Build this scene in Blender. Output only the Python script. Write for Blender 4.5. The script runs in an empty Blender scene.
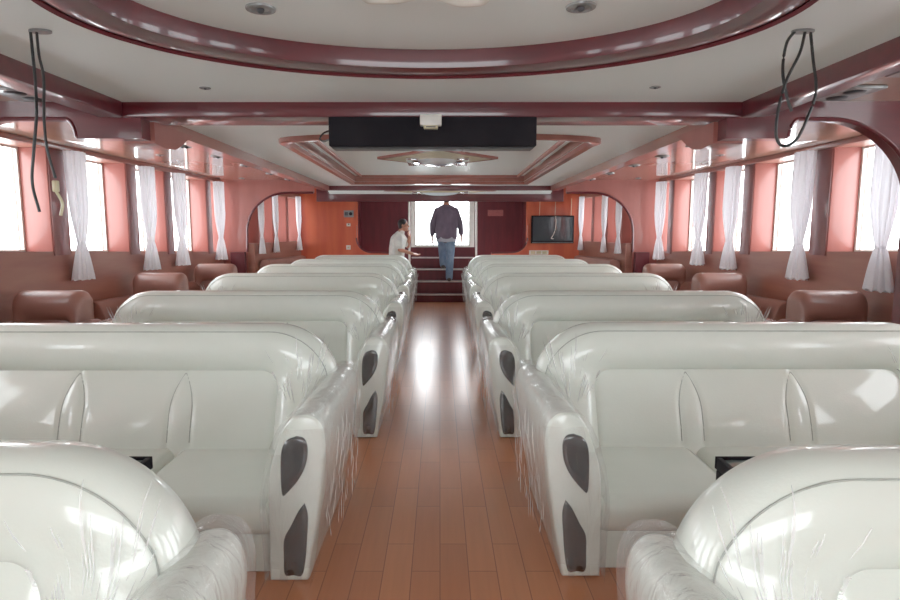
import bpy, bmesh, math, random
from math import sin, cos, pi, sqrt, atan, exp
from mathutils import Vector, Matrix, noise
random.seed(7)
S = bpy.context.scene
COL = S.collection

# ------------------------------------------------------------------ helpers
def lin(c):
    return tuple((x/12.92 if x <= .04045 else ((x+.055)/1.055)**2.4) for x in c)

def new_mat(name):
    m = bpy.data.materials.new(name); m.use_nodes = True
    nt = m.node_tree
    return m, nt, nt.nodes['Principled BSDF']

def mat(name, rgb, rough=.5, coat=0, coat_rough=.05, metal=0, spec=.5, var=None, vscale=(4, 4, 4), vdet=3, bump=0, bscale=40, emit=None):
    """principled surface; var = second colour mixed in by a stretched object-space noise"""
    m, nt, b = new_mat(name)
    b.inputs['Base Color'].default_value = (*rgb, 1)
    b.inputs['Roughness'].default_value = rough
    b.inputs['Metallic'].default_value = metal
    b.inputs['Specular IOR Level'].default_value = spec
    b.inputs['Coat Weight'].default_value = coat
    b.inputs['Coat Roughness'].default_value = coat_rough
    if emit:
        b.inputs['Emission Color'].default_value = (*emit[0], 1); b.inputs['Emission Strength'].default_value = emit[1]
    tc = nt.nodes.new('ShaderNodeTexCoord')
    if var:
        mp = nt.nodes.new('ShaderNodeMapping'); mp.inputs['Scale'].default_value = vscale
        nz = nt.nodes.new('ShaderNodeTexNoise'); nz.inputs['Detail'].default_value = vdet; nz.inputs['Scale'].default_value = 1
        rp = nt.nodes.new('ShaderNodeValToRGB')
        rp.color_ramp.elements[0].position = .35; rp.color_ramp.elements[1].position = .65
        rp.color_ramp.elements[0].color = (*rgb, 1); rp.color_ramp.elements[1].color = (*var, 1)
        nt.links.new(tc.outputs['Object'], mp.inputs['Vector']); nt.links.new(mp.outputs[0], nz.inputs['Vector'])
        nt.links.new(nz.outputs['Fac'], rp.inputs['Fac']); nt.links.new(rp.outputs['Color'], b.inputs['Base Color'])
    if bump:
        nb = nt.nodes.new('ShaderNodeTexNoise'); nb.inputs['Scale'].default_value = bscale; nb.inputs['Detail'].default_value = 4
        bp = nt.nodes.new('ShaderNodeBump'); bp.inputs['Strength'].default_value = bump; bp.inputs['Distance'].default_value = .01
        nt.links.new(tc.outputs['Object'], nb.inputs['Vector']); nt.links.new(nb.outputs['Fac'], bp.inputs['Height'])
        nt.links.new(bp.outputs['Normal'], b.inputs['Normal'])
    return m

def link_mesh(name, bm, m, parent=None, smooth=True, angle=40, kind=None, label=None):
    bmesh.ops.recalc_face_normals(bm, faces=bm.faces)
    me = bpy.data.meshes.new(name); bm.to_mesh(me); bm.free()
    for mm in (m if isinstance(m, (list, tuple)) else [m]):
        me.materials.append(mm)
    if smooth:
        me.shade_smooth(); me.set_sharp_from_angle(angle=math.radians(angle))
    o = bpy.data.objects.new(name, me); COL.objects.link(o)
    if parent is not None: o.parent = parent
    if kind: o['kind'] = kind
    if label: o['label'] = label
    return o

def tag(o, label, cat, group=None):
    o['label'] = label; o['category'] = cat
    if group: o['group'] = group
    return o

def thing(name, label, cat, loc=(0, 0, 0), rz=0, group=None):
    o = bpy.data.objects.new(name, None); COL.objects.link(o)
    o.empty_display_size = .1
    o.location = loc; o.rotation_euler = (0, 0, rz)
    return tag(o, label, cat, group)

def struct(name, bm, m, parent=None, **k):
    return link_mesh(name, bm, m, parent, kind='structure', **k)

def children_of(o):
    return [c for c in bpy.data.objects if c.parent == o]

def dup(root, loc, label, rz=None, scale=None):
    r = root.copy(); COL.objects.link(r); r.location = loc; r['label'] = label
    if rz is not None: r.rotation_euler = (0, 0, rz)
    if scale: r.scale = scale
    for ch in children_of(root):
        if ch == r: continue
        c = ch.copy(); COL.objects.link(c); c.parent = r
        for g in children_of(ch):
            d = g.copy(); COL.objects.link(d); d.parent = c
    return r

def BM(): return bmesh.new()

def box(bm, x0, x1, y0, y1, z0, z1, bev=0, seg=2):
    r = bmesh.ops.create_cube(bm, size=1)
    vs = r['verts']
    for v in vs:
        v.co = Vector(((x0+x1)/2 + v.co.x*(x1-x0), (y0+y1)/2 + v.co.y*(y1-y0), (z0+z1)/2 + v.co.z*(z1-z0)))
    if bev:
        es = list({e for v in vs for e in v.link_edges})
        bmesh.ops.bevel(bm, geom=es, offset=bev, segments=seg, profile=.5, affect='EDGES')

def prism(bm, pts, axis, a, b):
    """closed 2D outline extruded along an axis from a to b; pts are the two other coordinates in xyz order"""
    def mk(p, t):
        if axis == 'x': return (t, p[0], p[1])
        if axis == 'y': return (p[0], t, p[1])
        return (p[0], p[1], t)
    A = [bm.verts.new(mk(p, a)) for p in pts]; B = [bm.verts.new(mk(p, b)) for p in pts]
    n = len(pts)
    for i in range(n):
        bm.faces.new((A[i], A[(i+1) % n], B[(i+1) % n], B[i]))
    bm.faces.new(A); bm.faces.new(B)

def loft(bm, loops, cap=True, closed=True):
    L = [[bm.verts.new(p) for p in lp] for lp in loops]
    n = len(loops[0])
    for a, b in zip(L, L[1:]):
        for i in range(n if closed else n-1):
            j = (i+1) % n
            bm.faces.new((a[i], a[j], b[j], b[i]))
    if cap and closed:
        bm.faces.new(L[0]); bm.faces.new(L[-1])
    return L

def tube(bm, pts, r, n=8):
    pts = [Vector(p) for p in pts]; loops = []
    rs = r if isinstance(r, (list, tuple)) else [r]*len(pts)
    up = Vector((0, 0, 1))
    for i, p in enumerate(pts):
        t = (pts[min(i+1, len(pts)-1)] - pts[max(i-1, 0)]).normalized()
        ref = up if abs(t.z) < .95 else Vector((1, 0, 0))
        a = t.cross(ref).normalized(); b = t.cross(a)
        loops.append([p + (a*cos(2*pi*k/n) + b*sin(2*pi*k/n))*rs[i] for k in range(n)])
    loft(bm, loops)

def smooth_path(pts, k=8):
    """Catmull-Rom through the points"""
    P = [Vector(p) for p in pts]; P = [2*P[0]-P[1]] + P + [2*P[-1]-P[-2]]; out = []
    for i in range(1, len(P)-2):
        for s in range(k):
            t = s/k
            out.append(.5*((2*P[i]) + (P[i+1]-P[i-1])*t + (2*P[i-1]-5*P[i]+4*P[i+1]-P[i+2])*t*t + (3*P[i]-P[i-1]-3*P[i+1]+P[i+2])*t**3))
    out.append(P[-2]); return out

def sphere(bm, c, r, seg=16, scale=(1, 1, 1), rot=None):
    mt = Matrix.Translation(c) @ (rot.to_4x4() if rot else Matrix()) @ Matrix.Diagonal((*scale, 1))
    bmesh.ops.create_uvsphere(bm, u_segments=seg, v_segments=max(6, seg//2), radius=r, matrix=mt)

def disc(bm, cx, cy, z0, z1, r0, r1, n=24, sx=1, sy=1):
    loft(bm, [[(cx+r0*sx*cos(2*pi*k/n), cy+r0*sy*sin(2*pi*k/n), z0) for k in range(n)],
              [(cx+r1*sx*cos(2*pi*k/n), cy+r1*sy*sin(2*pi*k/n), z1) for k in range(n)]])

# ------------------------------------------------------------------ materials
MAROON = mat('varnished_maroon', lin((.31, .065, .105)), .35, .65, .08, var=lin((.37, .09, .125)), vscale=(1.5, 14, 14))
DARKRED = mat('dark_mahogany', lin((.33, .10, .13)), .5, .12, .3, spec=.25, var=lin((.38, .12, .15)), vscale=(10, 10, 1.5))
BROWNTRIM = mat('brown_varnished_trim', lin((.60, .34, .29)), .3, .8, .08, var=lin((.54, .29, .24)), vscale=(8, 1, 8))
PIERFACE = mat('pier_wood_painted_shade', lin((.50, .27, .26)), .35, .6, .1, var=lin((.44, .22, .21)), vscale=(6, 6, 1))  # backlit shade of the piers' inner faces put into a darker wood colour
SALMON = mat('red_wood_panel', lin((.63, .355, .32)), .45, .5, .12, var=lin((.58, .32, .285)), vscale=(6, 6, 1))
ORANGE = mat('orange_wood_panel', lin((.80, .38, .24)), .35, .6, .12, var=lin((.74, .31, .20)), vscale=(7, 7, .8))
BROWNWALL = mat('brown_wall_veneer', lin((.60, .38, .31)), .45, .4, .2, var=lin((.54, .32, .26)), vscale=(1, 1, 9))
SOFFIT = mat('soffit_varnish', lin((.66, .47, .36)), .3, 1, .03, var=lin((.60, .40, .30)), vscale=(8, .8, 8))
CEIL = mat('ceiling_panel', lin((.90, .92, .915)), .6, .2, .25, var=lin((.885, .905, .90)), vscale=(.6, .6, .6))
LEATHER = mat('white_leather', lin((.865, .887, .852)), .38, .8, .06, bump=.06, bscale=120, var=lin((.845, .868, .83)), vscale=(3, 3, 3))
STITCH = mat('grey_stitching', lin((.68, .70, .67)), .6, var=lin((.62, .64, .61)), vscale=(30, 30, 30))
BROWNLEATHER = mat('brown_leather', lin((.60, .42, .37)), .45, .4, .2, bump=.08, bscale=90, var=lin((.56, .38, .33)), vscale=(3, 3, 3))
INSERT = mat('black_lacquer', lin((.03, .03, .035)), .2, 1, .05, var=lin((.06, .05, .06)), vscale=(30, 8, 8))
BLACK = mat('matt_black', (.006, .005, .008), .7, 0, spec=.15, var=(.012, .010, .013), vscale=(5, 5, 5))
RUBBER = mat('black_cable', (.012, .012, .013), .5, var=(.02, .02, .02), vscale=(20, 20, 20))
CHROME = mat('chrome', (.75, .75, .76), .12, metal=1, var=(.6, .6, .6), vscale=(9, 9, 9))
FROST = mat('frosted_glass', lin((.90, .92, .94)), .15, 1, .03, var=lin((.82, .86, .9)), vscale=(5, 5, 5))
GREYPLATE = mat('grey_plate', lin((.55, .55, .55)), .35, .5, var=lin((.45, .45, .45)), vscale=(12, 12, 12))
DARKGREY = mat('dark_grey', lin((.2, .2, .22)), .4, var=lin((.26, .26, .28)), vscale=(12, 12, 12))
WHITEPL = mat('white_plastic', lin((.88, .87, .84)), .4, .3, var=lin((.84, .83, .80)), vscale=(12, 12, 12))
CREAM = mat('cream_plastic', lin((.80, .76, .62)), .4, .3, var=lin((.74, .70, .56)), vscale=(12, 12, 12))
STEEL = mat('step_nosing', lin((.80, .72, .72)), .3, .4, metal=.2, var=lin((.72, .66, .66)), vscale=(12, 12, 12))
SCREEN = mat('screen_glass', lin((.20, .25, .27)), .12, 1, .03, var=lin((.24, .29, .31)), vscale=(2, 2, 2))
GLASSTOP = mat('smoked_glass', lin((.46, .50, .48)), .12, 1, .03, var=lin((.42, .46, .45)), vscale=(2, 2, 2))
PINKSIGN = mat('pink_sign', lin((.62, .33, .32)), .5, var=lin((.56, .28, .28)), vscale=(40, 40, 40))
SKIN = mat('skin', lin((.72, .50, .40)), .5, var=lin((.66, .44, .35)), vscale=(9, 9, 9))
HAIR = mat('black_hair', lin((.09, .08, .09)), .5, var=lin((.14, .12, .12)), vscale=(60, 60, 12))
SHIRTW = mat('white_shirt_cloth', lin((.84, .83, .80)), .8, var=lin((.76, .75, .73)), vscale=(6, 6, 10))
SHIRTP = mat('purple_grey_cloth', lin((.42, .36, .42)), .85, var=lin((.36, .31, .37)), vscale=(8, 8, 5))
HEM = mat('grey_undershirt', lin((.66, .66, .70)), .85, var=lin((.58, .58, .62)), vscale=(8, 8, 5))
JEANS = mat('blue_denim', lin((.36, .44, .54)), .85, var=lin((.48, .55, .64)), vscale=(9, 9, 5))
SHOE = mat('brown_shoe', lin((.30, .24, .22)), .5, var=lin((.24, .19, .18)), vscale=(9, 9, 9))

def floor_mat():
    m, nt, b = new_mat('laminate_planks')
    tc = nt.nodes.new('ShaderNodeTexCoord')
    mp = nt.nodes.new('ShaderNodeMapping'); mp.inputs['Rotation'].default_value = (0, 0, pi/2)
    br = nt.nodes.new('ShaderNodeTexBrick')
    br.offset = .37; br.inputs['Scale'].default_value = 1
    br.inputs['Brick Width'].default_value = .62; br.inputs['Row Height'].default_value = .125
    br.inputs['Mortar Size'].default_value = .0022; br.inputs['Mortar Smooth'].default_value = .3
    br.inputs['Color1'].default_value = (*lin((.77, .50, .34)), 1); br.inputs['Color2'].default_value = (*lin((.72, .45, .30)), 1)
    br.inputs['Mortar'].default_value = (*lin((.52, .31, .21)), 1)
    nt.links.new(tc.outputs['Object'], mp.inputs['Vector']); nt.links.new(mp.outputs[0], br.inputs['Vector'])
    mp2 = nt.nodes.new('ShaderNodeMapping'); mp2.inputs['Scale'].default_value = (40, 2.5, 1)
    nz = nt.nodes.new('ShaderNodeTexNoise'); nz.inputs['Scale'].default_value = 1; nz.inputs['Detail'].default_value = 5
    nt.links.new(tc.outputs['Object'], mp2.inputs['Vector']); nt.links.new(mp2.outputs[0], nz.inputs['Vector'])
    mx = nt.nodes.new('ShaderNodeMixRGB'); mx.blend_type = 'MULTIPLY'; mx.inputs['Fac'].default_value = .35
    rp = nt.nodes.new('ShaderNodeValToRGB'); rp.color_ramp.elements[0].color = (.55, .5, .45, 1); rp.color_ramp.elements[1].color = (1.15, 1.12, 1.1, 1)
    nt.links.new(nz.outputs['Fac'], rp.inputs['Fac']); nt.links.new(br.outputs['Color'], mx.inputs['Color1']); nt.links.new(rp.outputs['Color'], mx.inputs['Color2'])
    nt.links.new(mx.outputs['Color'], b.inputs['Base Color'])
    b.inputs['Roughness'].default_value = .28; b.inputs['Coat Weight'].default_value = .5; b.inputs['Coat Roughness'].default_value = .18
    bp = nt.nodes.new('ShaderNodeBump'); bp.inputs['Strength'].default_value = .12; bp.inputs['Distance'].default_value = .004
    nt.links.new(nz.outputs['Fac'], bp.inputs['Height']); nt.links.new(bp.outputs['Normal'], b.inputs['Normal'])
    return m
FLOOR = floor_mat()

def clear_mat(name, amount, rgb, rough, bump=0, bscale=20, stretch=(1, 1, 1)):
    """thin clear sheet: see-through with a glossy share that grows at grazing angles"""
    m, nt, b = new_mat(name)
    out = nt.nodes['Material Output']
    tr = nt.nodes.new('ShaderNodeBsdfTransparent'); mx = nt.nodes.new('ShaderNodeMixShader')
    lw = nt.nodes.new('ShaderNodeLayerWeight'); lw.inputs['Blend'].default_value = .25
    ad = nt.nodes.new('ShaderNodeMath'); ad.operation = 'MULTIPLY_ADD'; ad.inputs[1].default_value = .45; ad.inputs[2].default_value = amount
    ad.use_clamp = True
    b.inputs['Base Color'].default_value = (*rgb, 1); b.inputs['Roughness'].default_value = rough; b.inputs['Specular IOR Level'].default_value = .8
    b.inputs['Coat Weight'].default_value = 1; b.inputs['Coat Roughness'].default_value = .05
    tc = nt.nodes.new('ShaderNodeTexCoord'); mp = nt.nodes.new('ShaderNodeMapping'); mp.inputs['Scale'].default_value = stretch
    nz = nt.nodes.new('ShaderNodeTexNoise'); nz.inputs['Scale'].default_value = bscale; nz.inputs['Detail'].default_value = 3; nz.inputs['Distortion'].default_value = .8
    nt.links.new(tc.outputs['Object'], mp.inputs['Vector']); nt.links.new(mp.outputs[0], nz.inputs['Vector'])
    if bump:
        bp = nt.nodes.new('ShaderNodeBump'); bp.inputs['Strength'].default_value = bump; bp.inputs['Distance'].default_value = .03
        nt.links.new(nz.outputs['Fac'], bp.inputs['Height']); nt.links.new(bp.outputs['Normal'], b.inputs['Normal']); nt.links.new(bp.outputs['Normal'], lw.inputs['Normal'])
    nt.links.new(lw.outputs['Facing'], ad.inputs[0])
    nt.links.new(ad.outputs[0], mx.inputs['Fac']); nt.links.new(tr.outputs[0], mx.inputs[1]); nt.links.new(b.outputs[0], mx.inputs[2])
    nt.links.new(mx.outputs[0], out.inputs['Surface'])
    return m
PANE = clear_mat('window_glass', .04, (.9, .95, .95), .03)
FILM = clear_mat('plastic_film', .09, (.70, .70, .71), .10, bump=.9, bscale=9, stretch=(2, 2, .6))
CREASE = clear_mat('film_crease_glint', .45, (1, 1, 1), .2)  # creases of the film, whitened so the colour carries their bright glints

def sheer_mat():
    m, nt, b = new_mat('sheer_curtain')
    out = nt.nodes['Material Output']
    tl = nt.nodes.new('ShaderNodeBsdfTranslucent'); tl.inputs['Color'].default_value = (.93, .93, .96, 1)
    df = nt.nodes.new('ShaderNodeBsdfDiffuse'); tc = nt.nodes.new('ShaderNodeTexCoord')
    nz = nt.nodes.new('ShaderNodeTexNoise'); nz.inputs['Scale'].default_value = 30
    rp = nt.nodes.new('ShaderNodeValToRGB'); rp.color_ramp.elements[0].color = (.86, .86, .88, 1); rp.color_ramp.elements[1].color = (.93, .93, .94, 1)
    nt.links.new(tc.outputs['Object'], nz.inputs['Vector']); nt.links.new(nz.outputs['Fac'], rp.inputs['Fac']); nt.links.new(rp.outputs['Color'], df.inputs['Color'])
    mx = nt.nodes.new('ShaderNodeMixShader'); mx.inputs['Fac'].default_value = .45
    nt.links.new(df.outputs[0], mx.inputs[1]); nt.links.new(tl.outputs[0], mx.inputs[2]); nt.links.new(mx.outputs[0], out.inputs['Surface'])
    return m
SHEER = sheer_mat()

# ------------------------------------------------------------------ world, camera
w = bpy.data.worlds.new('overcast'); S.world = w; w.use_nodes = True
nt = w.node_tree; bg = nt.nodes['Background']
tc = nt.nodes.new('ShaderNodeTexCoord'); sp = nt.nodes.new('ShaderNodeSeparateXYZ')
rp = nt.nodes.new('ShaderNodeValToRGB')
rp.color_ramp.elements[0].position = .40; rp.color_ramp.elements[0].color = (.74, .80, .82, 1)
rp.color_ramp.elements[1].position = .56; rp.color_ramp.elements[1].color = (.93, .97, 1.0, 1)
mr = nt.nodes.new('ShaderNodeMapRange'); mr.inputs['From Min'].default_value = -1; mr.inputs['From Max'].default_value = 1
nt.links.new(tc.outputs['Generated'], sp.inputs[0]); nt.links.new(sp.outputs['Z'], mr.inputs['Value'])
nt.links.new(mr.outputs[0], rp.inputs['Fac']); nt.links.new(rp.outputs['Color'], bg.inputs['Color'])
WORLD_STRENGTH = 9.0
bg.inputs['Strength'].default_value = WORLD_STRENGTH

EYE = 1.5
cam = bpy.data.cameras.new('camera'); co = bpy.data.objects.new('camera', cam); COL.objects.link(co)
cam.sensor_width = 36; cam.lens = 24; cam.shift_x = 10/900
co.location = (0, 0, EYE); co.rotation_euler = (pi/2 - atan(72/600), 0, 0)
cam.clip_start = .02
S.camera = co
S.view_settings.view_transform = 'Standard'
S.view_settings.look = 'None'
S.view_settings.exposure = 0
S.view_settings.gamma = 1.12
S.cycles.use_denoising = True
S.cycles.max_bounces = 12; S.cycles.diffuse_bounces = 6; S.cycles.glossy_bounces = 5; S.cycles.transparent_max_bounces = 24
S.cycles.sample_clamp_indirect = 8

# ------------------------------------------------------------------ room shell
CZ = 2.30          # ceiling
SZ = 2.31          # side soffit
BX = 2.03          # inner edge of the long ceiling beams
W = 3.75; WO = 4.03   # inner wall face, glass plane
YA, YB = 4.0, 10.4    # near and far arched frames
YE = 12.5             # end wall
YD = 13.0             # door plane above the stairs
Y0 = -1.8             # open aft end behind the camera

bm = BM()
box(bm, -WO-.05, -1.5, Y0-.06, Y0, 0, 2.4); box(bm, 1.5, WO+.05, Y0-.06, Y0, 0, 2.4); box(bm, -1.5, 1.5, Y0-.06, Y0, 1.95, 2.4); box(bm, -1.5, 1.5, Y0-.06, Y0, 0, 1.0)
struct('wall_back', bm, BROWNWALL, smooth=False)
bm = BM(); box(bm, -W-.35, W+.35, Y0, 12.35, -.12, 0)
struct('floor', bm, FLOOR, smooth=False)

def ell(cx, cy, a, b, n=96): return [(cx+a*cos(2*pi*k/n), cy+b*sin(2*pi*k/n)) for k in range(n)]

def plate_with_hole(bm, rect, hole, z0, z1):
    """flat slab over rect with a hole; both triangulated together"""
    x0, x1, y0, y1 = rect
    for z in (z0, z1):
        o = [bm.verts.new(p) for p in ((x0, y0, z), (x1, y0, z), (x1, y1, z), (x0, y1, z))]
        h = [bm.verts.new((*p, z)) for p in hole]
        es = [bm.edges.new((o[i], o[(i+1) % 4])) for i in range(4)] + [bm.edges.new((h[i], h[(i+1) % len(h)])) for i in range(len(h))]
        bmesh.ops.triangle_fill(bm, use_beauty=True, use_dissolve=False, edges=es)

RING = (-.05, 2.2)
bm = BM(); plate_with_hole(bm, (-BX-.1, BX+.1, Y0, YA+.1), ell(*RING, 1.22, .88), CZ, CZ+.001)
struct('ceiling', bm, CEIL, smooth=False)
bm = BM(); box(bm, -1.5, 1.4, 1.1, 3.3, 2.352, 2.40)
struct('ceiling', bm, CEIL, smooth=False)
# the oval ring: vertical inner face, rounded glossy lower rim
bm = BM(); prof = [(-.11, 2.352), (-.11, 2.30), (-.10, 2.268), (-.06, 2.258), (-.02, 2.256), (.03, 2.258), (.055, 2.266), (.06, 2.30)]
n = 128; loops = []
for d, z in prof:
    loops.append([(RING[0]+(1.25+d)*cos(2*pi*k/n), RING[1]+(.90+d*.85)*sin(2*pi*k/n), z) for k in range(n)])
loft(bm, loops, cap=False)
struct('trim_1', bm, MAROON, angle=50)
bm = BM(); loops = []
for d, z in [(.055, 2.262), (.065, 2.250), (.075, 2.262), (.078, 2.30)]:
    loops.append([(RING[0]+(1.25+d)*cos(2*pi*k/n), RING[1]+(.90+d*.85)*sin(2*pi*k/n), z) for k in range(n)])
loft(bm, loops, cap=False)
struct('trim_2', bm, DARKRED)

# forward ceiling with its long raised tray
def tray_outline(off, k=14):
    xl, xr, yf = 1.40+off, 1.38+off, 10.62+off
    pts = [(-xl-.1, yf), (-xl, 5.75)]
    pts += [(-xl*cos(pi*i/k/1), 5.62-off-.36*sin(pi*i/k)) for i in range(k+1)]
    pts += [(xr, 5.75), (xr+.1, yf)]
    return pts
bm = BM(); plate_with_hole(bm, (-BX-.16, BX+.16, YA+.1, 11.7), tray_outline(-.03), CZ, CZ+.001)
struct('ceiling', bm, CEIL, smooth=False)
bm = BM(); box(bm, -1.7, 1.7, 5.0, 10.8, 2.40, 2.44)
struct('ceiling', bm, CEIL, smooth=False)
bm = BM(); loops = []
for d, z in [(-.03, 2.405), (-.02, 2.29), (-.01, 2.258), (.05, 2.252), (.06, 2.262), (.06, 2.30)]:
    loops.append([(*p, z) for p in tray_outline(d)])
loft(bm, loops, cap=False)
struct('trim_3', bm, BROWNTRIM, angle=35)
bm = BM(); loops = []
for d, z in [(-.16, 2.401), (-.16, 2.37), (-.145, 2.36), (-.13, 2.36), (-.13, 2.401)]:
    loops.append([(*p, z) for p in tray_outline(d)])
loft(bm, loops, cap=False)
struct('trim_4', bm, SALMON, angle=35)

# beams
bm = BM(); box(bm, -BX-.1, 1.93+.1, 3.96, 4.28, 2.205, CZ+.02, .012); struct('trim_5', bm, MAROON)
bm = BM(); box(bm, -BX-.16, BX+.16, 11.6, 11.74, 2.215, CZ+.02, .01); struct('trim_6', bm, MAROON)
for s, i in ((-1, 7), (1, 8)):
    b0 = BX if s < 0 else 1.93
    bm = BM(); box(bm, min(s*b0, s*(b0+.16)), max(s*b0, s*(b0+.16)), Y0, 3.96, 2.205, 2.34, .01); struct('trim_%d' % i, bm, MAROON)
for s, i in ((-1, 9), (1, 10)):
    b0 = BX if s < 0 else 1.93
    bm = BM(); loft(bm, [[(s*b, y, 2.205), (s*(b+.14), y, 2.205), (s*(b+.14), y, 2.34), (s*b, y, 2.34)] for b, y in ((b0, 4.28), (2.11, 11.6))]); struct('trim_%d' % i, bm, BROWNTRIM, smooth=False)  # brown, not maroon: window light from below is put into the beam colour
# glossy side soffits
for s, nm in ((-1, 'left'), (1, 'right')):
    bm = BM(); box(bm, min(s*(BX+.02), s*(WO+.1)), max(s*(BX+.02), s*(WO+.1)), Y0, YE+.05, SZ, SZ+.06)
    struct('ceiling_soffit_%s' % nm, bm, SOFFIT, smooth=False)
# low sloping ceiling before the header, header beam
bm = BM(); prism(bm, [(11.73, 2.285), (12.06, 2.165), (12.06, 2.2), (11.73, 2.32)], 'x', -BX-.16, BX+.16); struct('ceiling', bm, CEIL, smooth=False)
bm = BM(); box(bm, -2.45, 2.45, 12.05, 12.13, 2.02, 2.64, .01); struct('trim_11', bm, MAROON)
bm = BM(); box(bm, -2.3, 2.3, 12.1, 13.4, 2.62, 2.66); struct('ceiling', bm, CEIL, smooth=False)
for x0, x1 in ((-2.3, -2.2), (2.2, 2.3)):
    bm = BM(); box(bm, x0, x1, 12.12, YE+.06, SZ-.02, 2.64); struct('wall_recess_side', bm, DARKRED, smooth=False)
for x0, x1 in ((-1.80, -1.70), (1.78, 1.88)):
    bm = BM(); box(bm, x0, x1, 12.56, 13.1, 0, 2.66); struct('wall_recess_side', bm, DARKRED, smooth=False)

def sill_z(y):
    return 1.329 - (y-4.4)*.0387 if y > 4.4 else 1.329
# side walls: the low panelling, the window piers and the head
def far_w(y): return 3.22 - (y-YB)*.16
piers_near = [(-.9, -.4), (.8, 1.25), (2.6, 3.05), (4.38, 4.75), (5.83, 6.10), (7.27, 7.51), (8.27, 8.48), (9.73, 9.93)]
curtain_y = [2.0, 4.97, 6.12, 7.60, 8.52, 10.04]
PANES = []
for s, nm in ((-1, 'left'), (1, 'right')):
    bm = BM()
    ys = [Y0] + [Y0 + i*.5 for i in range(1, 25)] + [YB]
    ys = sorted(set(y for y in ys if y <= YB))
    prev = None
    loops = []
    for y in ys:
        z = sill_z(y)
        lp = [(s*W, y, 0), (s*(WO+.05), y, 0), (s*(WO+.05), y, z), (s*W, y, z)]
        loops.append(lp)
    loft(bm, loops)
    struct('wall_%s' % nm, bm, BROWNWALL, smooth=False)
    bm = BM(); box(bm, min(s*(W-.005), s*(WO+.05)), max(s*(W-.005), s*(WO+.05)), Y0, YB, 2.262, SZ)
    struct('wall_%s_head' % nm, bm, BROWNWALL, smooth=False)
    bm = BM(); box(bm, min(s*(W-.045), s*(W-.006)), max(s*(W-.045), s*(W-.006)), Y0, YB-.16, 2.258, SZ, .008)
    struct('trim_%d' % (12 if s < 0 else 13), bm, BROWNTRIM)
    for a, b in piers_near:
        z = sill_z(b)-.03
        bm = BM(); box(bm, min(s*W, s*(WO+.05)), max(s*W, s*(WO+.05)), a, b, z, 2.27, .006)
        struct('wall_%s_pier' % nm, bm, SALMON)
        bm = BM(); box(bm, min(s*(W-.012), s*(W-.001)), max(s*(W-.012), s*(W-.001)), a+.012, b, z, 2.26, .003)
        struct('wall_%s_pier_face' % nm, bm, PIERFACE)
    # a lower brown rail under the sills
    edges = [Y0] + [v for p in piers_near for v in p] + [YB-.15]
    for a, b in zip(edges[0::2], edges[1::2]):
        if b-a < .05: continue
        PANES.append((s, a, b, None))
    # far zone, tapering walls
    ys = [YB+.02, 11.0, 11.6, 12.2, YE]
    bm = BM(); loft(bm, [[(s*far_w(y), y, 0), (s*(far_w(y)+.3), y, 0), (s*(far_w(y)+.3), y, 1.235), (s*far_w(y), y, 1.235)] for y in ys])
    struct('wall_%s' % nm, bm, BROWNWALL, smooth=False)
    bm = BM(); loft(bm, [[(s*far_w(y), y, 2.10), (s*(far_w(y)+.3), y, 2.10), (s*(far_w(y)+.3), y, SZ), (s*far_w(y), y, SZ)] for y in ys])
    struct('wall_%s_head' % nm, bm, BROWNWALL, smooth=False)
    fp = [(10.62, 10.76), (11.16, 11.32), (11.78, 11.9), (12.42, YE)]
    for a, b in fp:
        bm = BM(); loft(bm, [[(s*far_w(y), y, 1.22), (s*(far_w(y)+.3), y, 1.22), (s*(far_w(y)+.3), y, 2.12), (s*far_w(y), y, 2.12)] for y in (a, b)])
        struct('wall_%s_pier' % nm, bm, SALMON)
    fe = [YB+.08, 10.62, 10.76, 11.16, 11.32, 11.78, 11.9, 12.42]
    for a, b in zip(fe[0::2], fe[1::2]):
        PANES.append((s, a, b, 1))
# windows: frame and pane
for i, (s, a, b, far) in enumerate(PANES):
    bm = BM(); f = .025
    if far:
        za, zb, zt = 1.225, 1.225, 2.11
        xa, xb = far_w(a)+.24, far_w(b)+.24
    else:
        za, zb, zt = sill_z(a)-.01, sill_z(b)-.01, 2.27
        xa = xb = WO-.02
    def P(u, v, dx=0):
        y = a+(b-a)*u; z0 = za+(zb-za)*u
        return (s*(xa+(xb-xa)*u+dx), y, z0+(zt-z0)*v)
    fu = f/(b-a); fv = f/(zt-za)
    o = [(0, 0), (1, 0), (1, 1), (0, 1)]; q = [(fu, fv), (1-fu, fv), (1-fu, 1-fv), (fu, 1-fv)]
    lo = [[P(*p) for p in o], [P(*p) for p in q], [P(*p, .03) for p in q], [P(*p, .03) for p in o]]
    L = loft(bm, lo+[lo[0]], cap=False); bmesh.ops.remove_doubles(bm, verts=bm.verts, dist=1e-5)
    wf = struct('window_%d' % (i+1), bm, WHITEPL, smooth=False)
    bm = BM(); bm.faces.new([bm.verts.new(P(*p, .015)) for p in q])
    link_mesh('pane', bm, PANE, wf, smooth=False, kind='structure')

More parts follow.
